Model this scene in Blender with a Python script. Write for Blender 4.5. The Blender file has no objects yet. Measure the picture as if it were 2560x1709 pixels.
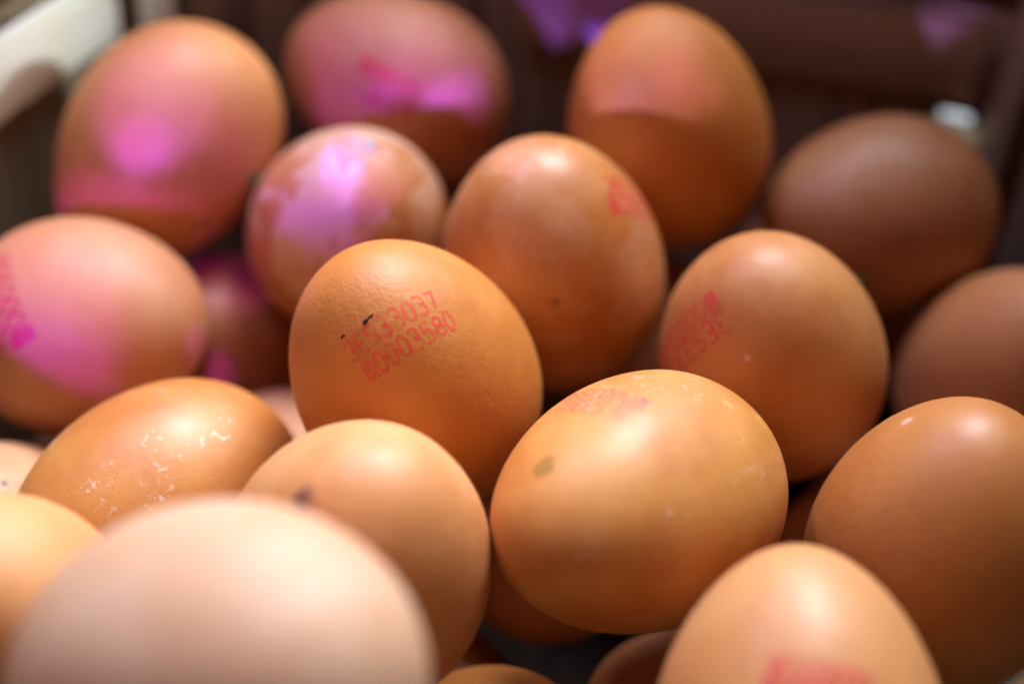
import bpy, math, random
from mathutils import Vector, Matrix, noise as mnoise

scene = bpy.context.scene
COL = scene.collection
MM = 0.001

# ------------------------------------------------------------------ camera
cam_data = bpy.data.cameras.new("camera")
cam = bpy.data.objects.new("camera", cam_data)
COL.objects.link(cam)
cam_data.lens = 50.0
cam_data.sensor_width = 36.0
cam_data.clip_start = 0.01
cam_data.clip_end = 20.0
CAM_POS = Vector((0.0, -230.83, 167.16)) * MM
CAM_ROT = Matrix(((0.9972, -0.0741, 0.0), (0.0435, 0.5849, -0.8099), (0.0601, 0.8077, 0.5865)))
cam.matrix_world = Matrix.Translation(CAM_POS) @ CAM_ROT.to_4x4()
cam_data.dof.use_dof = True
cam_data.dof.focus_distance = 0.247
cam_data.dof.aperture_fstop = 4.2
scene.camera = cam

# ------------------------------------------------------------------ light
world = bpy.data.worlds.new("World")
scene.world = world
world.use_nodes = True
bg = world.node_tree.nodes["Background"]
bg.inputs[0].default_value = (1.0, 0.23, 0.0, 1)
bg.inputs[1].default_value = 0.12


def lamp(name, kind, loc, target, energy, color, **kw):
    d = bpy.data.lights.new(name, kind)
    d.energy = energy
    d.color = color
    for k, v in kw.items():
        setattr(d, k, v)
    o = bpy.data.objects.new(name, d)
    COL.objects.link(o)
    o.location = loc
    o.rotation_euler = (Vector(target) - Vector(loc)).to_track_quat('-Z', 'Y').to_euler()
    return o


# big soft white light close above the basket
lamp("window_light", 'AREA', (0.030, 0.125, 0.36), (-0.045, -0.088, 0.0), 0.47, (0.90, 0.94, 1.0),
     shape='RECTANGLE', size=0.24, size_y=0.19, spread=math.radians(47))
# violet lamp low at the left: crisp beams that graze over the front eggs onto those behind
VIOLET = (-0.150, -0.150, 0.060)
for tgt, size, en, blend, col in (
        ((-0.101, 0.000, -0.004), 17.0, 1.35, 0.35, (0.40, 0.035, 1.0)),     # egg at the left edge
        ((-0.0839, 0.0394, 0.0162), 3.8, 1.9, 0.5, (0.26, 0.04, 1.0)),     # and a spot
        ((-0.030, 0.076, 0.018), 13.0, 1.6, 0.5, (0.28, 0.025, 1.0)),        # back egg, wash
        ((-0.0140, 0.0713, 0.0163), 4.0, 22.0, 0.8, (0.14, 0.05, 1.0)),      # and a spot
        ((0.0240, 0.052, 0.043), 9.0, 3.0, 0.35, (0.46, 0.38, 1.0)),        # and its violet edge
        ((0.0430, 0.056, 0.040), 4.2, 3.0, 0.4, (0.30, 0.03, 1.0)),          # half-shaded upright egg
        ((-0.038, 0.026, 0.004), 5.0, 0.22, 0.8, (0.34, 0.04, 1.0))):        # mottled egg
    lamp("violet_beam", 'SPOT', VIOLET, tgt, en, col, shadow_soft_size=0.002, spot_size=math.radians(size), spot_blend=blend)
# its twin in front lights two patches of the back wall, the foot of the nearest egg and a faint wash at the back
for tgt, size, en in (((-0.072, 0.119, 0.014), 4.2, 14.0), ((-0.006, 0.124, 0.014), 4.2, 14.0), ((-0.030, -0.134, 0.012), 6.5, 1.1), ((-0.046, 0.110, 0.020), 12.0, 2.8)):
    lamp("violet_beam", 'SPOT', (-0.141, -0.388, 0.0765), tgt, en, (0.26, 0.08, 1.0), shadow_soft_size=0.002, spot_size=math.radians(size), spot_blend=0.7)
for tgt, size, en in (((-0.0665, 0.0440, -0.0185), 3.6, 3.2), ((-0.0673, 0.0253, -0.0336), 1.5, 7.0)):  # two added spots for the violet patches in the left gap
    lamp("violet_beam", 'SPOT', (-0.02, -0.20, 0.23), tgt, en, (0.34, 0.03, 1.0), shadow_soft_size=0.002, spot_size=math.radians(size), spot_blend=0.3)
# added spot, stands in for daylight on the pale band of the left wall
lamp("rim_fill_spot", 'SPOT', (0.17, 0.07, 0.13), (-0.112, 0.080, 0.022), 2.6, (0.88, 0.97, 1.0), shadow_soft_size=0.01,
     spot_size=math.radians(14), spot_blend=0.8)
# added violet strip for streaked highlights, and an added pin spot on the corner glint
lamp("streak_strip", 'AREA', (-0.16, 0.06, 0.34), (0, 0, 0), 0.55, (0.62, 0.55, 1.0),
     shape='RECTANGLE', size=0.10, size_y=0.008)
lamp("glint_spot", 'SPOT', (0.0, -0.30, 0.30), (0.110, 0.103, 0.004), 12.0, (0.85, 0.95, 1.0), shadow_soft_size=0.003,
     spot_size=math.radians(1.6), spot_blend=0.3)

scene.view_settings.view_transform = 'Standard'
scene.view_settings.look = 'None'
scene.view_settings.exposure = 0.0
scene.view_settings.gamma = 1.0
scene.cycles.use_denoising = True
scene.cycles.max_bounces = 10
scene.cycles.diffuse_bounces = 6
scene.cycles.sample_clamp_indirect = 6.0


# ------------------------------------------------------------------ helpers
def mesh_obj(name, verts, faces, mat, parent=None, smooth=True):
    me = bpy.data.meshes.new(name)
    me.from_pydata(verts, [], faces)
    me.update()
    if smooth:
        for p in me.polygons:
            p.use_smooth = True
    me.materials.append(mat)
    o = bpy.data.objects.new(name, me)
    COL.objects.link(o)
    if parent:
        o.parent = parent
    return o


def tag(o, label=None, cat=None, group=None, kind=None):
    if label: o['label'] = label
    if cat: o['category'] = cat
    if group: o['group'] = group
    if kind: o['kind'] = kind
    return o


class NT:
    """small node-tree helper"""
    def __init__(self, name):
        self.m = bpy.data.materials.new(name)
        self.m.use_nodes = True
        self.t = self.m.node_tree
        self.t.nodes.clear()
        self.out = self.t.nodes.new('ShaderNodeOutputMaterial')

    def n(self, kind, **kw):
        nd = self.t.nodes.new(kind)
        for k, v in kw.items():
            if k.startswith('_'):
                nd.inputs[k[1:].replace('__', ' ')].default_value = v
            else:
                setattr(nd, k, v)
        return nd

    def l(self, a, b):
        self.t.links.new(a, b)

    def noise(self, vec, scale, detail=3, rough=0.5, dist=0.0):
        nd = self.n('ShaderNodeTexNoise')
        nd.inputs['Scale'].default_value = scale
        nd.inputs['Detail'].default_value = detail
        nd.inputs['Roughness'].default_value = rough
        nd.inputs['Distortion'].default_value = dist
        self.l(vec, nd.inputs['Vector'])
        return nd.outputs['Fac']

    def ramp(self, fac, lo, hi, a=0.0, b=1.0):
        nd = self.n('ShaderNodeMapRange')
        nd.interpolation_type = 'SMOOTHSTEP'
        nd.inputs['From Min'].default_value = lo
        nd.inputs['From Max'].default_value = hi
        nd.inputs['To Min'].default_value = a
        nd.inputs['To Max'].default_value = b
        self.l(fac, nd.inputs['Value'])
        return nd.outputs['Result']

    def math(self, op, a, b):
        nd = self.n('ShaderNodeMath', operation=op)
        for i, v in enumerate((a, b)):
            if isinstance(v, (int, float)):
                nd.inputs[i].default_value = v
            else:
                self.l(v, nd.inputs[i])
        return nd.outputs[0]

    def mix(self, fac, a, b):
        nd = self.n('ShaderNodeMix', data_type='RGBA')
        if isinstance(fac, (int, float)):
            nd.inputs[0].default_value = fac
        else:
            self.l(fac, nd.inputs[0])
        for i, v in ((6, a), (7, b)):
            if isinstance(v, tuple):
                nd.inputs[i].default_value = (*v, 1) if len(v) == 3 else v
            else:
                self.l(v, nd.inputs[i])
        return nd.outputs[2]


# ------------------------------------------------------------------ materials
def shell(name, base, seed, rough=0.40, gloss=0.0, film=0.0, flecks=0.0, mottle=0.12, spots=(), speck=0.25, pores=0.5):
    """brown egg shell: pores, faint mottling, optional dried film, chalky flecks and stains"""
    s = NT(name)
    tc = s.n('ShaderNodeTexCoord').outputs['Object']
    mp = s.n('ShaderNodeMapping')
    mp.inputs['Location'].default_value = (seed * 0.31, seed * 0.17, seed * 0.23)
    s.l(tc, mp.inputs['Vector'])
    v = mp.outputs['Vector']
    dark = tuple(c * k for c, k in zip(base, (0.86, 0.72, 0.55)))
    pale = tuple(min(1, c * k) for c, k in zip(base, (1.06, 1.16, 1.3)))
    col = s.mix(s.ramp(s.noise(v, 55, 3, 0.55), 0.35, 0.68), dark, pale)
    col = s.mix(1.0 - mottle * 4 if mottle < 0.25 else 0.0, col, base)
    # fine pigment speckle
    col = s.mix(s.ramp(s.noise(v, 900, 2, 0.6), 0.66, 0.76, 0, speck), col, tuple(c * 0.5 for c in base))
    rgh = s.ramp(s.noise(v, 120, 3), 0.3, 0.7, rough + 0.12, rough + 0.24)
    if film > 0:
        f = s.ramp(s.noise(v, 75, 4, 0.55, 0.6), 0.46, 0.54, 0, film)
        col = s.mix(f, col, (0.74, 0.50, 0.36))
        rgh = s.math('SUBTRACT', rgh, s.math('MULTIPLY', f, 0.10))
    bump_extra = None
    if flecks > 0:
        clump = s.ramp(s.noise(v, 60, 3, 0.6), 0.50, 0.64)
        fl = s.math('MULTIPLY', s.ramp(s.noise(v, 620, 4, 0.7), 0.55, 0.62), clump)
        fl = s.math('MULTIPLY', fl, flecks)
        col = s.mix(fl, col, (0.82, 0.78, 0.74))
        bump_extra = fl
    for (p, r, c, soft) in spots:
        d = s.n('ShaderNodeVectorMath', operation='DISTANCE')
        w = s.n('ShaderNodeVectorMath', operation='ADD')
        s.l(tc, w.inputs[0])
        nz = s.n('ShaderNodeTexNoise')
        nz.inputs['Scale'].default_value = 420
        s.l(tc, nz.inputs['Vector'])
        sc = s.n('ShaderNodeVectorMath', operation='SCALE')
        sc.inputs['Scale'].default_value = r * MM * 1.5
        s.l(nz.outputs['Color'], sc.inputs[0])
        s.l(sc.outputs[0], w.inputs[1])
        s.l(w.outputs[0], d.inputs[0])
        off = r * MM * 0.75
        d.inputs[1].default_value = (p[0] * MM + off, p[1] * MM + off, p[2] * MM + off)
        m = s.ramp(d.outputs['Value'], r * MM * (1 - soft), r * MM * (1 + soft), 1.0, 0.0)
        col = s.mix(m, col, c)
    # relief: pores and slight waviness
    b1 = s.noise(v, 1500, 2, 0.6)
    b2 = s.noise(v, 420, 2, 0.5)
    h = s.math('ADD', s.math('MULTIPLY', b1, 0.5), s.math('MULTIPLY', b2, 0.7))
    if bump_extra is not None:
        h = s.math('ADD', h, s.math('MULTIPLY', bump_extra, 0.8))
    bump = s.n('ShaderNodeBump')
    bump.inputs['Strength'].default_value = pores
    bump.inputs['Distance'].default_value = 0.00020
    s.l(h, bump.inputs['Height'])
    p = s.n('ShaderNodeBsdfPrincipled')
    s.l(col, p.inputs['Base Color'])
    s.l(rgh, p.inputs['Roughness'])
    p.inputs['IOR'].default_value = 1.55
    p.inputs['Specular IOR Level'].default_value = 0.65
    p.inputs['Coat Weight'].default_value = gloss
    p.inputs['Coat Roughness'].default_value = 0.30
    p.inputs['Subsurface Weight'].default_value = 0.12
    p.inputs['Subsurface Radius'].default_value = (1.0, 0.35, 0.12)
    p.inputs['Subsurface Scale'].default_value = 0.003
    s.l(bump.outputs[0], p.inputs['Normal'])
    s.l(p.outputs[0], s.out.inputs[0])
    return s.m


def ink(name, color, strength):
    s = NT(name)
    tc = s.n('ShaderNodeTexCoord').outputs['Object']
    a = s.ramp(s.noise(tc, 650, 3, 0.65), 0.34, 0.60, strength, strength * 0.35)
    p = s.n('ShaderNodeBsdfPrincipled')
    p.inputs['Base Color'].default_value = (*color, 1)
    p.inputs['Roughness'].default_value = 0.45
    p.inputs['Specular IOR Level'].default_value = 0.7
    t = s.n('ShaderNodeBsdfTransparent')
    mx = s.n('ShaderNodeMixShader')
    s.l(a, mx.inputs[0])
    s.l(t.outputs[0], mx.inputs[1])
    s.l(p.outputs[0], mx.inputs[2])
    s.l(mx.outputs[0], s.out.inputs[0])
    return s.m


def wood(name, c1, c2, rough=0.55, along='V', grain=1.0):
    """thin split wood; UV in metres (U round the basket, V up)"""
    s = NT(name)
    uv = s.n('ShaderNodeUVMap').outputs['UV']
    mp = s.n('ShaderNodeMapping')
    mp.inputs['Scale'].default_value = (1, 0.06, 1) if along == 'V' else (0.06, 1, 1)
    s.l(uv, mp.inputs['Vector'])
    v = mp.outputs['Vector']
    g = s.noise(v, 900, 5, 0.65, 0.4)
    g2 = s.noise(v, 160, 3, 0.5, 0.8)
    blot = s.noise(uv, 70, 3, 0.5)
    col = s.mix(s.ramp(g2, 0.3, 0.7), c1, c2)
    col = s.mix(s.ramp(g, 0.5, 0.72, 0, 0.45 * grain), col, tuple(c * 0.45 for c in c1))
    col = s.mix(s.ramp(blot, 0.5, 0.75, 0, 0.35), col, (c2[0] * 1.0, c2[1] * 0.85, c2[2] * 0.5))
    bump = s.n('ShaderNodeBump')
    bump.inputs['Strength'].default_value = 0.5
    bump.inputs['Distance'].default_value = 0.0004
    s.l(g, bump.inputs['Height'])
    p = s.n('ShaderNodeBsdfPrincipled')
    s.l(col, p.inputs['Base Color'])
    p.inputs['Roughness'].default_value = rough + .2
    p.inputs['Specular IOR Level'].default_value = 0.25
    s.l(bump.outputs[0], p.inputs['Normal'])
    s.l(p.outputs[0], s.out.inputs[0])
    return s.m


def plain(name, color, rough=0.6, scale=200, var=0.3, metal=0.0):
    s = NT(name)
    tc = s.n('ShaderNodeTexCoord').outputs['Object']
    col = s.mix(s.ramp(s.noise(tc, scale, 4, 0.6), 0.3, 0.7), tuple(c * (1 - var) for c in color), color)
    p = s.n('ShaderNodeBsdfPrincipled')
    s.l(col, p.inputs['Base Color'])
    p.inputs['Roughness'].default_value = rough
    p.inputs['Metallic'].default_value = metal
    s.l(p.outputs[0], s.out.inputs[0])
    return s.m


WOOD_PALE = wood('pale_split_wood', (0.76, 0.78, 0.66), (0.86, 0.90, 0.84), 0.45, 'U')
WOOD_BAND = wood('brown_split_wood', (0.23, 0.155, 0.085), (0.33, 0.23, 0.13), 0.55, 'U')
WOOD_STAVE = wood('grey_split_wood', (0.17, 0.125, 0.075), (0.27, 0.21, 0.13), 0.6, 'V')
WOOD_BASE = wood('base_split_wood', (0.025, 0.016, 0.010), (0.04, 0.026, 0.016), 0.7, 'V')  # near black: shade of the gaps is put into the floor colour
GROUND = plain('dark_boards', (0.055, 0.04, 0.025), 0.7, 30, 0.5)
LEAF = plain('green_leaf', (0.05, 0.22, 0.04), 0.5, 900, 0.5)
LEAF_PALE = plain('pale_green_scrap', (0.12, 0.62, 0.30), 0.5, 900, 0.3)
DIRT = plain('dark_dirt', (0.018, 0.010, 0.016), 0.3, 2500, 0.5)

GLINT = plain('pale_glint', (0.80, 0.85, 0.86), 0.5, 300, 0.1)  # pale colour of the added glint strip

# ------------------------------------------------------------------ ground
g = mesh_obj('ground', [(-1.5, -1.5, -0.112), (1.5, -1.5, -0.112), (1.5, 1.5, -0.112), (-1.5, 1.5, -0.112)],
             [(0, 1, 2, 3)], GROUND, smooth=False)
tag(g, kind='structure')

# ------------------------------------------------------------------ basket
PLAN = [(122, 103), (88, 114), (0, 124), (-60, 121), (-101, 111), (-118, 66), (-126, 15), (-134, -45), (-122, -95),
        (-85, -125), (-40, -140), (0, -138), (38, -128), (68, -107), (100, -78), (124, -40), (138, 10), (137, 60)]


def catmull(pts, per=14):
    out = []
    n = len(pts)
    for i in range(n):
        p0, p1, p2, p3 = (Vector(pts[(i + k) % n]) for k in (-1, 0, 1, 2))
        for j in range(per):
            t = j / per
            out.append(0.5 * ((2 * p1) + (p2 - p0) * t + (2 * p0 - 5 * p1 + 4 * p2 - p3) * t * t
                              + (3 * p1 - p0 - 3 * p2 + p3) * t ** 3))
    return out


RING = catmull(PLAN)
ARC = [0.0]
for i in range(len(RING)):
    ARC.append(ARC[-1] + (RING[(i + 1) % len(RING)] - RING[i]).length)
TOTAL = ARC[-1]


def on_ring(s):
    s %= TOTAL
    lo, hi = 0, len(RING)
    while hi - lo > 1:
        mid = (lo + hi) // 2
        if ARC[mid] <= s: lo = mid
        else: hi = mid
    a, b = RING[lo % len(RING)], RING[(lo + 1) % len(RING)]
    t = (s - ARC[lo]) / max(1e-6, ARC[lo + 1] - ARC[lo])
    p = a.lerp(b, t)
    d = (b - a).normalized()
    return p, Vector((d.y, -d.x))          # point and outward normal (plan runs anticlockwise)


def s_near(x, y):
    q = Vector((x, y))
    return ARC[min(range(len(RING)), key=lambda i: (RING[i] - q).length)]


def strip(name, s0, s1, z0, z1, inner, thick, mat, parent, step=4.0, lean=0.0, wob=0.0, seed=0.0):
    """a bent wooden strip following the wall; inner = mm outwards of its inner face (negative: inwards)"""
    n = max(2, int(abs(s1 - s0) / step) + 1)
    nz = 5
    verts, uvs = [], []
    for k in range(n + 1):
        s = s0 + (s1 - s0) * k / n
        p, nr = on_ring(s)
        for j in range(nz + 1):
            z = z0 + (z1 - z0) * j / nz
            zz = z + wob * mnoise.noise((s * 0.03, j * 0.0, seed)) * (1 if j in (0, nz) else 0.5)
            e = 0.35 * thick if j in (0, nz) else 0.0          # eased edges
            w = wob * 0.5 * mnoise.noise((s * 0.02, z * 0.02, seed + 7))
            o = inner + w + lean * (z + 100) / 130.0
            for a in (o + e, o + thick - e):
                q = p + nr * a
                verts.append((q.x * MM, q.y * MM, zz * MM))
                uvs.append((s * MM + seed, z * MM))
    faces = []
    col = 2 * (nz + 1)
    for k in range(n):
        for j in range(nz):
            a = k * col + j * 2
            faces.append((a, a + 2, a + col + 2, a + col))
            faces.append((a + 1, a + col + 1, a + col + 3, a + 3))
        a = k * col
        faces.append((a, a + col, a + col + 1, a + 1))
        a = k * col + nz * 2
        faces.append((a, a + 1, a + col + 1, a + col))
    for k in (0, n):
        for j in range(nz):
            a = k * col + j * 2
            f = (a, a + 1, a + 3, a + 2)
            faces.append(f if k == 0 else tuple(reversed(f)))
    o = mesh_obj(name, verts, faces, mat, parent)
    uvl = o.data.uv_layers.new(name='UVMap')
    for lp in o.data.loops:
        uvl.data[lp.index].uv = uvs[lp.vertex_index]
    mod = o.modifiers.new('edge', 'EDGE_SPLIT')
    mod.split_angle = math.radians(40)
    return o


basket = bpy.data.objects.new('wooden_basket', None)
COL.objects.link(basket)
tag(basket, 'split-wood basket of upright staves with a pale wooden band inside its rim, holding the eggs', 'basket')
rnd = random.Random(4)
# staves round the wall; the one at the back right corner is broken short and leaves a gap
s_gap = s_near(109, 107)
n_st = 46
pitch = TOTAL / n_st
for i in range(n_st):
    s0 = s_gap - pitch * 0.5 + i * pitch + 0.8
    top = 31 + rnd.uniform(-.6, .8)
    if i == 0:
        strip('stave', s0, s0 + pitch - 1.6, -104, 0.5, 0.3, 2.0, WOOD_STAVE, basket, 3, 2.0, 0.6, i * 1.7)
        continue
    strip('stave', s0, s0 + pitch - 1.6, -104, top, 0.3 + rnd.uniform(-.3, .3), 2.0, WOOD_STAVE, basket, 3, 2.0, 0.6, i * 1.7)
# bands inside the rim: pale piece along the left wall, brown piece across the back right
sL0, sL1 = s_near(-104, 103), s_near(-122, -95)
strip('rim_band', sL0, sL1, 10.5, 29.5, -3.2, 2.0, WOOD_PALE, basket, 4, 2.0, 0.8, 3)
sR0, sR1 = s_near(112, 106), s_near(-4, 124)
strip('rim_band', sR0, sR1, 9.0, 29.5, -3.2, 2.0, WOOD_BAND, basket, 4, 2.0, 0.8, 5)
sF0, sF1 = s_near(-112, -105), s_near(136, 62)
strip('rim_band', sF0, sF1, 9.0, 29.5, -3.2, 2.0, WOOD_BAND, basket, 4, 2.0, 0.8, 9)
# outer rim band and two lower bands outside the staves
strip('outer_band', 0, TOTAL * 0.55, 8, 31, 3.2, 2.0, WOOD_BAND, basket, 5, 2.0, 0.6, 11)
strip('outer_band', TOTAL * 0.55 + 1, TOTAL - 1, 8, 31, 3.2, 2.0, WOOD_BAND, basket, 5, 2.0, 0.6, 13)
strip('lower_band', 2, TOTAL - 2, -70, -48, 2.9, 1.8, WOOD_BAND, basket, 5, 1.0, 0.6, 15)
# staves that pass in front of the rim band on the back wall and the corner post
for px, w in ((-99, 8), (-84, 8), (-66, 9), (-48, 8), (-30, 9)):
    s0 = s_near(px, 112 if px < -80 else 122)
    strip('stave', s0 - w * .62, s0 + w * .62, -104, 31.5, -5.4, 1.8, WOOD_PALE if px == -99 else WOOD_STAVE, basket, 3, 2.0, 0.5, px)
s0 = s_near(121, 103)
strip('corner_post', s0 - 6, s0 + 3, -104, 42, -7.0, 4.0, WOOD_STAVE, basket, 2, 2.0, 0.4, 77)
# pale strip added as a glint under the brown band, by the corner
glint_strip = strip('glint_strip', s_near(106, 108.5), s_near(113, 105), 3.0, 5.2, -3.0, 0.8, GLINT, basket, 2, 2.0, 0.3, 31)
# floor of the basket
fl = [(p.x * MM * 0.995, p.y * MM * 0.995, -0.1045) for p in RING]
nb = len(fl)
base_ob = mesh_obj('base', fl + [(x, y, z - 0.003) for x, y, z in fl],
                   [tuple(range(nb)), tuple(range(2 * nb - 1, nb - 1, -1))] +
                   [(i, (i + 1) % nb, nb + (i + 1) % nb, nb + i) for i in range(nb)], WOOD_BASE, basket, smooth=False)
u_ = base_ob.data.uv_layers.new(name='UVMap')
for lp in base_ob.data.loops:
    c_ = base_ob.data.vertices[lp.vertex_index].co
    u_.data[lp.index].uv = (c_.x, c_.y)
# ------------------------------------------------------------------ eggs
SEG, RINGS = 72, 64


def egg_radius(t, b):
    return b * math.sqrt(max(0.0, 1 - t * t)) * (1 - 0.12 * t)


def egg_mesh(name, a, b, seed, mat):
    verts = [(0, 0, -a)]
    for i in range(1, RINGS):
        t = -math.cos(math.pi * i / RINGS)
        r = egg_radius(t, b)
        for k in range(SEG):
            ph = 2 * math.pi * k / SEG
            x, y, z = r * math.cos(ph), r * math.sin(ph), a * t
            w = 1 + 0.006 * mnoise.noise((x * 0.06 + seed * 3.1, y * 0.06, z * 0.06))
            verts.append((x * w, y * w, z * w))
    verts.append((0, 0, a))
    f = []
    for k in range(SEG):
        f.append((0, 1 + (k + 1) % SEG, 1 + k))
        e0 = 1 + (RINGS - 2) * SEG
        f.append((len(verts) - 1, e0 + k, e0 + (k + 1) % SEG))
    for i in range(RINGS - 2):
        b0 = 1 + i * SEG
        for k in range(SEG):
            k2 = (k + 1) % SEG
            f.append((b0 + k, b0 + k2, b0 + SEG + k2, b0 + SEG + k))
    return mesh_obj(name, [tuple(c * MM for c in v) for v in verts], f, mat)


def on_egg(p, a, b, seed, lift):
    """push a local point (mm) radially onto the shell, raised by lift mm"""
    d = p.normalized()
    lo, hi = 5.0, 45.0
    for _ in range(26):
        m = 0.5 * (lo + hi)
        q = d * m
        t = q.z / a
        inside = abs(t) < 1 and math.hypot(q.x, q.y) < egg_radius(t, b)
        if inside: lo = m
        else: hi = m
    q = d * lo
    w = 1 + 0.006 * mnoise.noise((q.x * 0.06 + seed * 3.1, q.y * 0.06, q.z * 0.06))
    return q * w + d * lift


def arc(cx, cy, rx, ry, a0, a1, n=10):
    return [(cx + rx * math.cos(math.radians(a0 + (a1 - a0) * i / n)),
             cy + ry * math.sin(math.radians(a0 + (a1 - a0) * i / n))) for i in range(n + 1)]


# stroke letters in a 1 x 1.5 cell, x right, y DOWN
GL = {
    '0': [arc(.5, .75, .42, .72, 0, 360, 18)],
    '3': [arc(.42, .40, .42, .38, -150, 90, 10) + arc(.42, 1.10, .46, .38, -90, 150, 10)],
    '5': [[(.88, .04), (.18, .04), (.12, .62)] + arc(.44, 1.05, .44, .43, -120, 150, 12)],
    '7': [[(.06, .05), (.92, .05), (.40, 1.48)]],
    '8': [arc(.5, .38, .36, .35, 90, 450, 16), arc(.5, 1.10, .44, .38, -90, 270, 16)],
    'E': [[(.90, .05), (.14, .05), (.14, 1.45), (.90, 1.45)], [(.14, .74), (.75, .74)]],
    'S': [arc(.5, .41, .40, .36, -30, -270, 12) + arc(.5, 1.10, .42, .36, -90, 150, 12)],
}


def printed_code(egg, dat, a, b, seed, mat, rows=("3ES33037", "#0003580"), stroke=0.30, faint=()):
    A, T, D, pitch, rowh, shift = dat
    A, T, D = Vector(A), Vector(T), Vector(D)
    cw, chh = pitch * 0.84, min(pitch * 1.5, rowh * 0.88)
    verts, faces = [], []

    def put(x, y):
        return on_egg(A + T * x + D * y, a, b, seed, 0.035)

    def ribbon(pl):
        # resample, then offset sideways
        pts = [Vector(p) for p in pl]
        fine = [pts[0]]
        for p, q in zip(pts, pts[1:]):
            k = max(1, int((q - p).length / 0.4))
            fine += [p.lerp(q, (j + 1) / k) for j in range(k)]
        base = len(verts)
        for i, p in enumerate(fine):
            d = (fine[min(i + 1, len(fine) - 1)] - fine[max(i - 1, 0)])
            d = d.normalized() if d.length > 1e-6 else Vector((1, 0))
            nrm = Vector((-d.y, d.x))
            wob = stroke * (1 + 0.35 * mnoise.noise((p.x * 1.3, p.y * 1.3, seed)))
            for sg in (-1, 1):
                q = p + nrm * sg * wob
                verts.append(tuple(put(q.x, q.y) * MM))
        for i in range(len(fine) - 1):
            k = base + 2 * i
            faces.append((k, k + 1, k + 3, k + 2))

    def block(x0, y0, x1, y1):
        n, m = 6, 8
        base = len(verts)
        for i in range(n + 1):
            for j in range(m + 1):
                x = x0 + (x1 - x0) * i / n
                y = y0 + (y1 - y0) * j / m
                x += 0.12 * mnoise.noise((x * 2, y * 2, seed + 3))
                y += 0.12 * mnoise.noise((x * 2, y * 2, seed + 9))
                verts.append(tuple(put(x, y) * MM))
        for i in range(n):
            for j in range(m):
                k = base + i * (m + 1) + j
                faces.append((k, k + m + 1, k + m + 2, k + 1))

    for r, row in enumerate(rows):
        for i, ch in enumerate(row):
            x0 = i * pitch + r * shift - cw / 2
            y0 = r * rowh - chh / 2
            if ch == '#':
                block(x0 - 0.1 * cw, y0 - 0.05 * chh, x0 + 1.05 * cw, y0 + 1.05 * chh)
                continue
            for st in GL[ch]:
                ribbon([(x0 + px * cw, y0 + py / 1.5 * chh) for px, py in st])
    return mesh_obj('printed_code', verts, faces, mat, egg)


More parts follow.
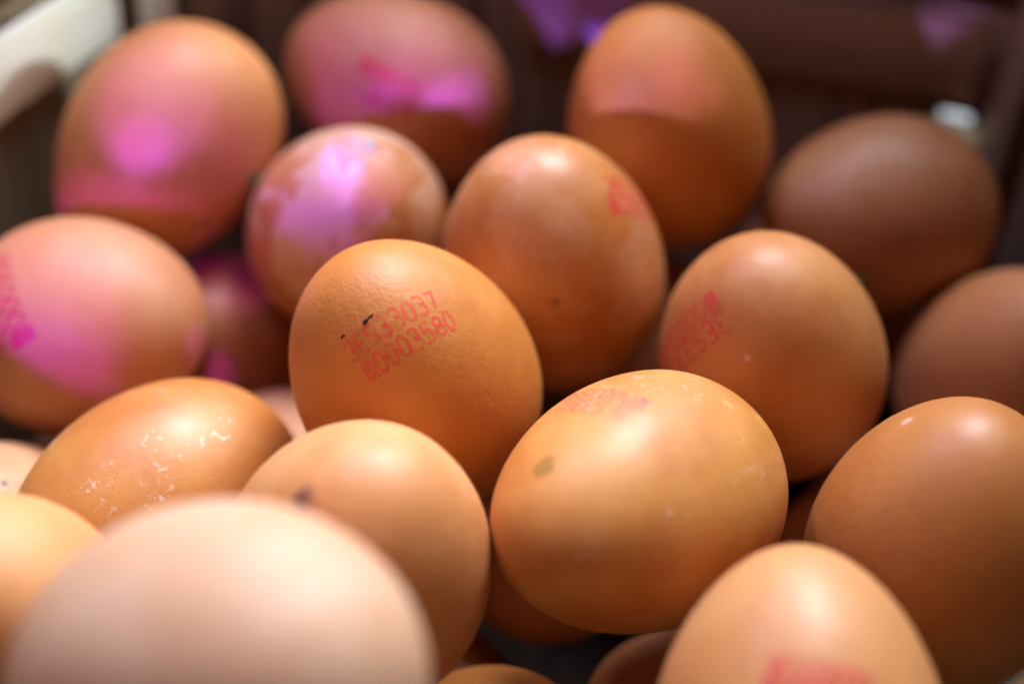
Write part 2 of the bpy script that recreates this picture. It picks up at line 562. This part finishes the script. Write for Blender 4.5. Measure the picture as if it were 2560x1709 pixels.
EGGS = {
 'A': ((-83.76, 59.52, 4.56), ((0.2008, -0.8268, -0.5254), (-0.8874, 0.0737, -0.4551), (0.4151, 0.5576, -0.7189)), 31.03, 23.35),
 'B': ((-33.6, 90.45, 9.38), ((-0.1128, 0.3896, -0.914), (-0.85, 0.4385, 0.2919), (0.5145, 0.8099, 0.2817)), 28.7, 23.41),
 'C': ((-38.49, 44.47, -3.8), ((-0.3303, 0.8995, 0.286), (-0.8302, -0.1327, -0.5414), (-0.4491, -0.4162, 0.7906)), 28.78, 22.55),
 'D': ((7.03, 22.9, 4.98), ((0.1661, 0.9633, -0.2107), (-0.9728, 0.1251, -0.1951), (-0.1616, 0.2374, 0.9579)), 29.75, 23.43),
 'E': ((32.07, 65.29, 16.73), ((0.0822, 0.9518, -0.2954), (-0.9923, 0.0506, -0.1132), (-0.0928, 0.3025, 0.9486)), 29.62, 22.97),
 'F': ((83.21, 60.7, 0.37), ((0.4476, -0.1454, -0.8823), (-0.7227, 0.5223, -0.4527), (0.5266, 0.8403, 0.1287)), 29.45, 23.21),
 'G': ((-91.07, 13.96, -14.32), ((-0.279, 0.1503, 0.9485), (-0.8195, -0.5521, -0.1536), (0.5006, -0.8201, 0.2772)), 26.78, 23.4),
 'H': ((-18.26, -17.6, 3.92), ((0.473, 0.8144, -0.3361), (-0.8763, 0.3951, -0.2758), (-0.0918, 0.425, 0.9005)), 30.17, 22.91),
 'I': ((51.86, 1.14, 0.89), ((0.0909, 0.9518, -0.2929), (-0.9612, 0.007, -0.2756), (-0.2603, 0.3067, 0.9155)), 29.33, 22.54),
 'J': ((111.11, 29.93, -20.16), ((-0.585, 0.808, 0.0702), (-0.7734, -0.5297, -0.3483), (-0.2443, -0.2581, 0.9347)), 28.78, 22.27),
 'K': ((77.66, -45.99, -3.56), ((-0.4341, 0.8972, 0.0813), (-0.8993, -0.4369, 0.0189), (0.0525, -0.0649, 0.9965)), 28.98, 22.57),
 'L': ((23.48, -47.86, 2.48), ((0.6178, -0.4293, -0.6588), (-0.3133, 0.634, -0.707), (0.7212, 0.6432, 0.2572)), 30.14, 22.03),
 'M': ((-22.82, -62.8, -1.73), ((-0.1348, 0.9735, 0.1846), (-0.96, -0.0822, -0.2678), (-0.2455, -0.2133, 0.9456)), 28.94, 22.61),
 'N': ((-64.6, -31.8, -21.12), ((0.5718, -0.4374, -0.694), (-0.4511, 0.539, -0.7114), (0.6852, 0.7198, 0.1109)), 29.28, 22.31),
 'O': ((-33.58, -110.18, 21.45), ((-0.6981, 0.2571, 0.6683), (-0.603, -0.7144, -0.355), (0.3862, -0.6508, 0.6537)), 31.02, 24.68),
 'P': ((-76.35, -82.07, -4.97), ((0.4652, 0.8763, 0.1253), (-0.8302, 0.481, -0.2818), (-0.3072, 0.0271, 0.9513)), 28.73, 22.17),
 'Q': ((46.39, -94.26, -1.03), ((-0.208, 0.9778, -0.0266), (-0.671, -0.1229, 0.7312), (0.7117, 0.1699, 0.6817)), 29.43, 22.23),
 'R': ((3.49, -69.44, -52.01), ((-0.6041, -0.7576, 0.2471), (0.3293, -0.5197, -0.7883), (0.7257, -0.3948, 0.5635)), 28.8, 22.28),
 'S': ((79.24, -15.19, -47.15), ((0.036, 0.9256, -0.3768), (-0.9993, 0.0345, -0.0107), (0.0031, 0.3769, 0.9262)), 28.8, 22.29),
 'T': ((-45.97, 6.19, -49.31), ((-0.8221, 0.0704, 0.565), (-0.4608, -0.6652, -0.5875), (0.3345, -0.7433, 0.5793)), 28.79, 22.28),
 'V': ((-69.55, 49.21, -42.47), ((0.8763, 0.4551, -0.158), (-0.4339, 0.6033, -0.6692), (-0.2092, 0.6549, 0.7261)), 28.79, 22.27),
 'X': ((42.47, -44.5, -63.19), ((0.6374, 0.4962, -0.5895), (-0.7323, 0.628, -0.2633), (0.2396, 0.5995, 0.7637)), 28.8, 22.28),
 'U': ((-106.4, -33.17, -39.88), ((0.4793, 0.6975, 0.5327), (-0.475, -0.3041, 0.8257), (0.738, -0.6488, 0.1855)), 28.8, 22.27),
}
LOWER = [
 (-18.066, -29.416, -76.251, -0.821, 0.14, 0.553, 28.2, 21.8),
 (15.0, -3.0, -43.5, 0.5, 0.8, 0.33, 28.6, 22.0),
 (33.398, 46.627, -81.643, 0.926, 0.367, -0.087, 29.175, 22.385),
 (55.706, 88.476, -77.76, 0.509, 0.229, -0.83, 28.071, 21.79),
 (34.576, 55.661, -37.954, 0.08, 0.981, -0.178, 29.435, 22.369),
 (-38.605, -108.771, -81.852, -0.731, 0.632, -0.259, 29.321, 21.974),
 (6.045, 97.561, -79.284, 0.853, 0.417, 0.312, 28.35, 22.37),
 (-4.119, 79.395, -39.39, 0.266, 0.904, 0.334, 28.887, 22.322),
 (-16.42, -110.865, -40.23, -0.684, 0.717, -0.134, 28.75, 21.676),
 (82.175, 88.282, -40.687, 0.572, -0.793, -0.21, 28.081, 21.621),
 (-67.345, -61.775, -77.966, 0.689, 0.483, 0.541, 28.356, 22.224),
 (47.972, -90.733, -80.235, 0.735, 0.653, 0.184, 28.168, 21.95),
 (-26.159, 48.134, -80.438, -0.001, -0.983, 0.185, 28.358, 21.894),
 (-79.57, 88.021, -81.165, -0.596, -0.803, -0.01, 28.687, 22.468),
 (-98.47, 15.882, -81.448, 0.469, -0.779, -0.417, 29.087, 21.924),
 (106.198, 40.255, -81.367, 0.733, -0.578, -0.359, 28.728, 22.433),
]
STAMPS = {
 'H': ([10.35, -7.06, 24.02], [-0.0682, 0.9972, -0.031], [0.768, 0.0326, -0.6396], 2.32, 4.37, 0.99),
 'I': ([9.04, -7.7, 23.81], [-0.0672, -0.6725, -0.737], [-0.9097, -0.2621, 0.3221], 3.29, 4.67, -0.16),
 'L': ([13.78, 13.99, 10.93], [-0.8936, 0.4477, 0.0316], [0.0927, 0.2531, -0.963], 2.24, 4.11, -0.65),
 'G': ([23.28, 3.48, -4.24], [-0.0214, -0.9067, -0.4212], [0.0094, -0.4214, 0.9068], 3.37, 5.4, 0.33),
 'D': ([4.33, 14.23, 21.38], [-0.5073, 0.4471, -0.7367], [0.8396, 0.0637, -0.5395], 3.38, 4.19, -0.11),
 'B': ([22.85, 1.55, 3.22], [0.0373, -0.0291, -0.9989], [0.0238, -0.9993, 0.03], 2.66, 5.22, 4.1),
 'Q': ([19.01, -3.62, 11.79], [-0.0461, 0.9903, -0.1312], [0.325, -0.1094, -0.9394], 1.85, 3.05, 0.09),
}


B0 = (0.57, 0.205, 0.032)
LOOK = {
 # key: (base colour, shell options, label)
 'H': (B0, dict(rough=.42, pores=.8), 'matt brown egg in the centre with a dark dirt speck beside its two-line red code'),
 'L': ((0.590, 0.235, 0.045), dict(gloss=.10, rough=.44, flecks=.25, mottle=.2, pores=.35, spots=(((5.88, 10.52, 23.99), 1.9, (.34, .15, .008), .25), ((19.43, 9.91, -8.78), 1.1, (.60, .32, .08), .3), ((19.1, 5.32, -16.09), 1.6, (.60, .30, .07), .4))),
       'glossy egg lying on its side with a yellow chip and a faded pink code'),
 'N': ((0.550, 0.210, 0.040), dict(gloss=.10, rough=.38, flecks=.45, mottle=.2, speck=.5), 'shiny brown egg spattered with chalky white flecks'),
 'M': ((0.610, 0.280, 0.100), dict(gloss=.10, rough=.42, mottle=.2, spots=(((5.17, -10.3, 23.6), 2.0, (.20, .07, .05), .5),)), 'smooth peach egg with one brown speck, next to the white-flecked egg'),
 'D': ((0.570, 0.215, 0.045), dict(gloss=.14, rough=.36, film=.16, flecks=.2, mottle=.2, spots=(((21.4, -.66, 9.26), .8, (.25, .10, .03), .4),)), 'glossy orange-brown egg behind the central egg, with a blurred red mark on its right side'),
 'C': ((0.520, 0.210, 0.060), dict(gloss=.08, rough=.42, film=.6, mottle=.2), 'egg with patchy pale film and a tiny green scrap on top'),
 'A': ((0.570, 0.230, 0.070), dict(rough=.45), 'large blurred egg beside the pale wooden rim at the back left'),
 'B': ((0.440, 0.160, 0.065), dict(rough=.42), 'violet-lit egg against the back wall with a bold magenta stamp'),
 'E': (B0, dict(rough=.45), 'half-shaded upright egg at the back, behind the glossy orange egg'),
 'F': ((0.370, 0.155, 0.055), dict(rough=.42), 'dim egg lying sideways under the brown band at the back right corner'),
 'G': ((0.580, 0.250, 0.110), dict(rough=.45), 'pink-lit egg at the left edge with a magenta code running off the picture'),
 'I': ((0.580, 0.240, 0.070), dict(gloss=.08, rough=.38, mottle=.2, spots=(((14.76, -4.14, 19.7), .6, (.75, .5, .42), .4),)), 'pale brown egg right of centre carrying an upside-down red code'),
 'J': ((0.600, 0.265, 0.090), dict(rough=.48, pores=.8), 'plain matt egg at the right edge, touching the egg with the upside-down code'),
 'K': ((0.550, 0.210, 0.045), dict(gloss=.10, rough=.40, spots=(((1.76, -12.71, 22.55), .9, (.72, .45, .34), .5),)), 'egg at the lower right with its right side in deep shade'),
 'O': ((0.600, 0.370, 0.235), dict(rough=.45), 'very blurred pale egg nearest the camera at the front left'),
 'P': ((0.600, 0.270, 0.090), dict(rough=.45), 'blurred egg at the left edge beside the nearest pale egg'),
 'Q': ((0.600, 0.270, 0.090), dict(gloss=.10, rough=.42), 'blurred egg standing at the front right with a pinkish red stamp'),
 'R': (B0, dict(rough=.45), 'egg deep at the bottom edge, only its rounded top showing'),
 'S': ((0.560, 0.260, 0.110), dict(rough=.40, flecks=.9), 'low egg with white grains, peeping out between the glossy and the shaded right egg'),
 'T': ((0.580, 0.290, 0.150), dict(rough=.45), 'low pinkish egg peeping between the white-flecked egg and the central egg'),
 'U': ((0.620, 0.330, 0.160), dict(rough=.42, spots=(((18.32, -5.72, 12.08), .7, (.06, .05, .07), .4),)), 'egg with a small dark mark, low at the left edge under the pink-lit egg'),
 'V': ((0.420, 0.150, 0.050), dict(rough=.40), 'dark egg sunk in the gap between the pink-lit egg and the central egg'),  # base darkened: shade of the gap put into the shell colour
 'X': ((0.360, 0.130, 0.045), dict(rough=.42), 'dark egg at the bottom edge behind the front right egg'),  # darkened shell colour carries the shade under the front eggs
}
CODES = {   # ink colour, strength, stroke half-width mm, rows
 'H': ((.95, .10, .08), .68, .31, ("3ES33037", "#0003580")),
 'I': ((.92, .08, .11), .75, .34, ("3ES33037", "#0003580")),
 'L': ((.90, .16, .17), .68, .25, ("3ES33037", "#0003580")),
 'G': ((.72, .0, .10), .98, .32, ("3ES33037", "#0003580")),
 'D': ((.82, .05, .06), .85, .45, ("3ES33037", "#0003580")),
 'B': ((.70, .0, .05), .90, .42, ("#00035", "3ES33")),
 'Q': ((.78, .05, .07), .85, .38, ("3ES33037", "#0003580")),
}
eggs = {}
for n, (key, (c, R, a, b)) in enumerate(EGGS.items()):
    base, opt, label = LOOK[key]
    m = shell('egg_shell', base, n * 1.37 + .4, **opt)
    o = egg_mesh('egg', a, b, n, m)
    rot = Matrix(R)
    o.matrix_world = Matrix.Translation(Vector(c) * MM) @ rot.to_4x4()
    tag(o, label, 'egg', 'eggs heaped in the basket')
    eggs[key] = (o, a, b, n)
    if key in CODES:
        colr, st, sw, rows = CODES[key]
        printed_code(o, STAMPS[key], a, b, n, ink('stamp_ink', colr, st), rows, sw)

LOW_LABEL = {
 (-18, -29, -76): 'deep dark egg in the gap between the peach egg and the glossy chipped egg',
 (15, -3, -44): 'dark egg in the shadow directly under the glossy egg with the yellow chip',
 (35, 56, -38): 'dim egg low in the gap between the glossy orange-brown egg and the upside-down code',
 (6, 98, -79): 'dark sliver of egg deep in the gap just above the faded pink code',
 (82, 88, -41): 'dark egg in the gap between the upside-down code egg and the right edge egg',
 (-98, 16, -81): 'dark sliver of egg deep under the pink-lit egg at the left',
 (106, 40, -81): 'dark sliver of egg between the upside-down code egg and the shaded right egg',
}
low_m = shell('egg_shell', (.38, .145, .055), 77.0, rough=.45)  # shell colour darkened to put in the shade between the lower eggs
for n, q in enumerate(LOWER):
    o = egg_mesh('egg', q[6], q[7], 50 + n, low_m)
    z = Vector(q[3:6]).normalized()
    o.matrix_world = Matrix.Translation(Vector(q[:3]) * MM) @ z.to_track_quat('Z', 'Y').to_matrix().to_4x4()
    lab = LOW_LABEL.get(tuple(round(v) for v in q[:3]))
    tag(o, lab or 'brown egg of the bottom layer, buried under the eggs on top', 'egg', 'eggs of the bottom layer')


# dirt on the central egg: a little lump with a tail, and a crumb
def blob(name, egg, key, pts, mat, seed=1.0):
    """lumpy streak lying on the shell: pts = (x, y, z, radius) in the egg's mm"""
    o_, a, b, n = eggs[key]
    verts, faces = [], []
    prev = None
    for i, (x, y, z, r) in enumerate(pts):
        p = on_egg(Vector((x, y, z)), a, b, n, 0.0)
        nr = p.normalized()
        q = Vector(pts[min(i + 1, len(pts) - 1)][:3]) - Vector(pts[max(i - 1, 0)][:3])
        t = (q - nr * q.dot(nr)).normalized()
        s_ = nr.cross(t)
        base = len(verts)
        for k in range(8):
            an = 2 * math.pi * k / 8
            rr = r * (1 + 0.25 * mnoise.noise((i * 1.7, k * .9, seed)))
            v = p + s_ * rr * math.cos(an) + nr * (rr * 0.7 * math.sin(an))
            verts.append(tuple(v * MM))
        if prev is not None:
            for k in range(8):
                faces.append((prev + k, prev + (k + 1) % 8, base + (k + 1) % 8, base + k))
        prev = base
    faces.append(tuple(range(7, -1, -1)))
    faces.append(tuple(range(prev, prev + 8)))
    ob = mesh_obj(name, verts, faces, mat, o_)
    sub = ob.modifiers.new('sub', 'SUBSURF')
    sub.levels = sub.render_levels = 1
    return ob


def egg_vec(key, p0, p1):
    return Vector(p0), Vector(p1)


hA, hT = Vector(STAMPS['H'][0]), Vector(STAMPS['H'][1])
hD = Vector(STAMPS['H'][2])
sp = Vector((8.85, -2.51, 26.91))
line = [(-.75, .25, .15), (-.55, .2, .5), (0, 0, .72), (.6, -.15, .5), (1.1, -.3, .20), (1.7, -.35, .16), (2.2, -.35, .36), (2.7, -.45, .28), (3.4, -.5, .06)]
blob('dirt_speck', None, 'H', [(*(sp + (hT * x + hD * y) * .62), r * .68) for x, y, r in line], DIRT)
sp2 = Vector((7.85, -7.17, 25.78))
blob('dirt_speck', None, 'H', [(*(sp2 + hT * x + hD * y), r) for x, y, r in [(-.5, .2, .08), (0, 0, .22), (.35, .05, .28), (.7, .3, .1)]], DIRT, 4.0)


# scraps of green leaf
def leaf(name, loc, size, nrm, mat, label, seed):
    verts, faces = [], []
    n = 10
    for k in range(n):
        an = 2 * math.pi * k / n
        r = size * (0.7 + 0.5 * mnoise.noise((math.cos(an) * 1.3, math.sin(an) * 1.3, seed)))
        verts.append((r * 1.3 * math.cos(an), r * .75 * math.sin(an), 0.12 * size * math.sin(2 * an)))
    m = len(verts)
    verts += [(x, y, z + 0.12 * size) for x, y, z in verts]
    verts += [(0, 0, -0.05 * size), (0, 0, 0.3 * size)]
    for k in range(n):
        k2 = (k + 1) % n
        faces += [(k, k2, m + k2, m + k), (k2, k, 2 * m), (m + k, m + k2, 2 * m + 1)]
    o = mesh_obj(name, [tuple(c * MM for c in v) for v in verts], faces, mat)
    o.matrix_world = Matrix.Translation(Vector(loc) * MM) @ Vector(nrm).to_track_quat('Z', 'Y').to_matrix().to_4x4()
    return tag(o, label, 'leaf')


def on_shell_world(key, p, lift):
    o, a, b, n = eggs[key]
    q = on_egg(Vector(p), a, b, n, lift)
    return o.matrix_world @ (q * MM) / MM, (o.matrix_world.to_3x3() @ q).normalized()


pw, nw = on_shell_world('C', (-6.63, -4.68, 26.29), 0.15)
leaf('leaf_scrap', pw, 1.25, nw, LEAF_PALE, 'tiny pale green scrap stuck on top of the egg with the patchy film', 1.0)
leaf('leaf_scrap', (-60.5, 48.5, 4.6), 1.7, (.3, -.8, .5), LEAF, 'dark green leaf scrap wedged between the patchy egg and the large back left egg', 2.0)
leaf('leaf_scrap', (75.2, 35.6, -1.9), 1.8, (-.2, -.7, .6), LEAF, 'bright green leaf scrap wedged behind the egg with the upside-down code', 3.0)
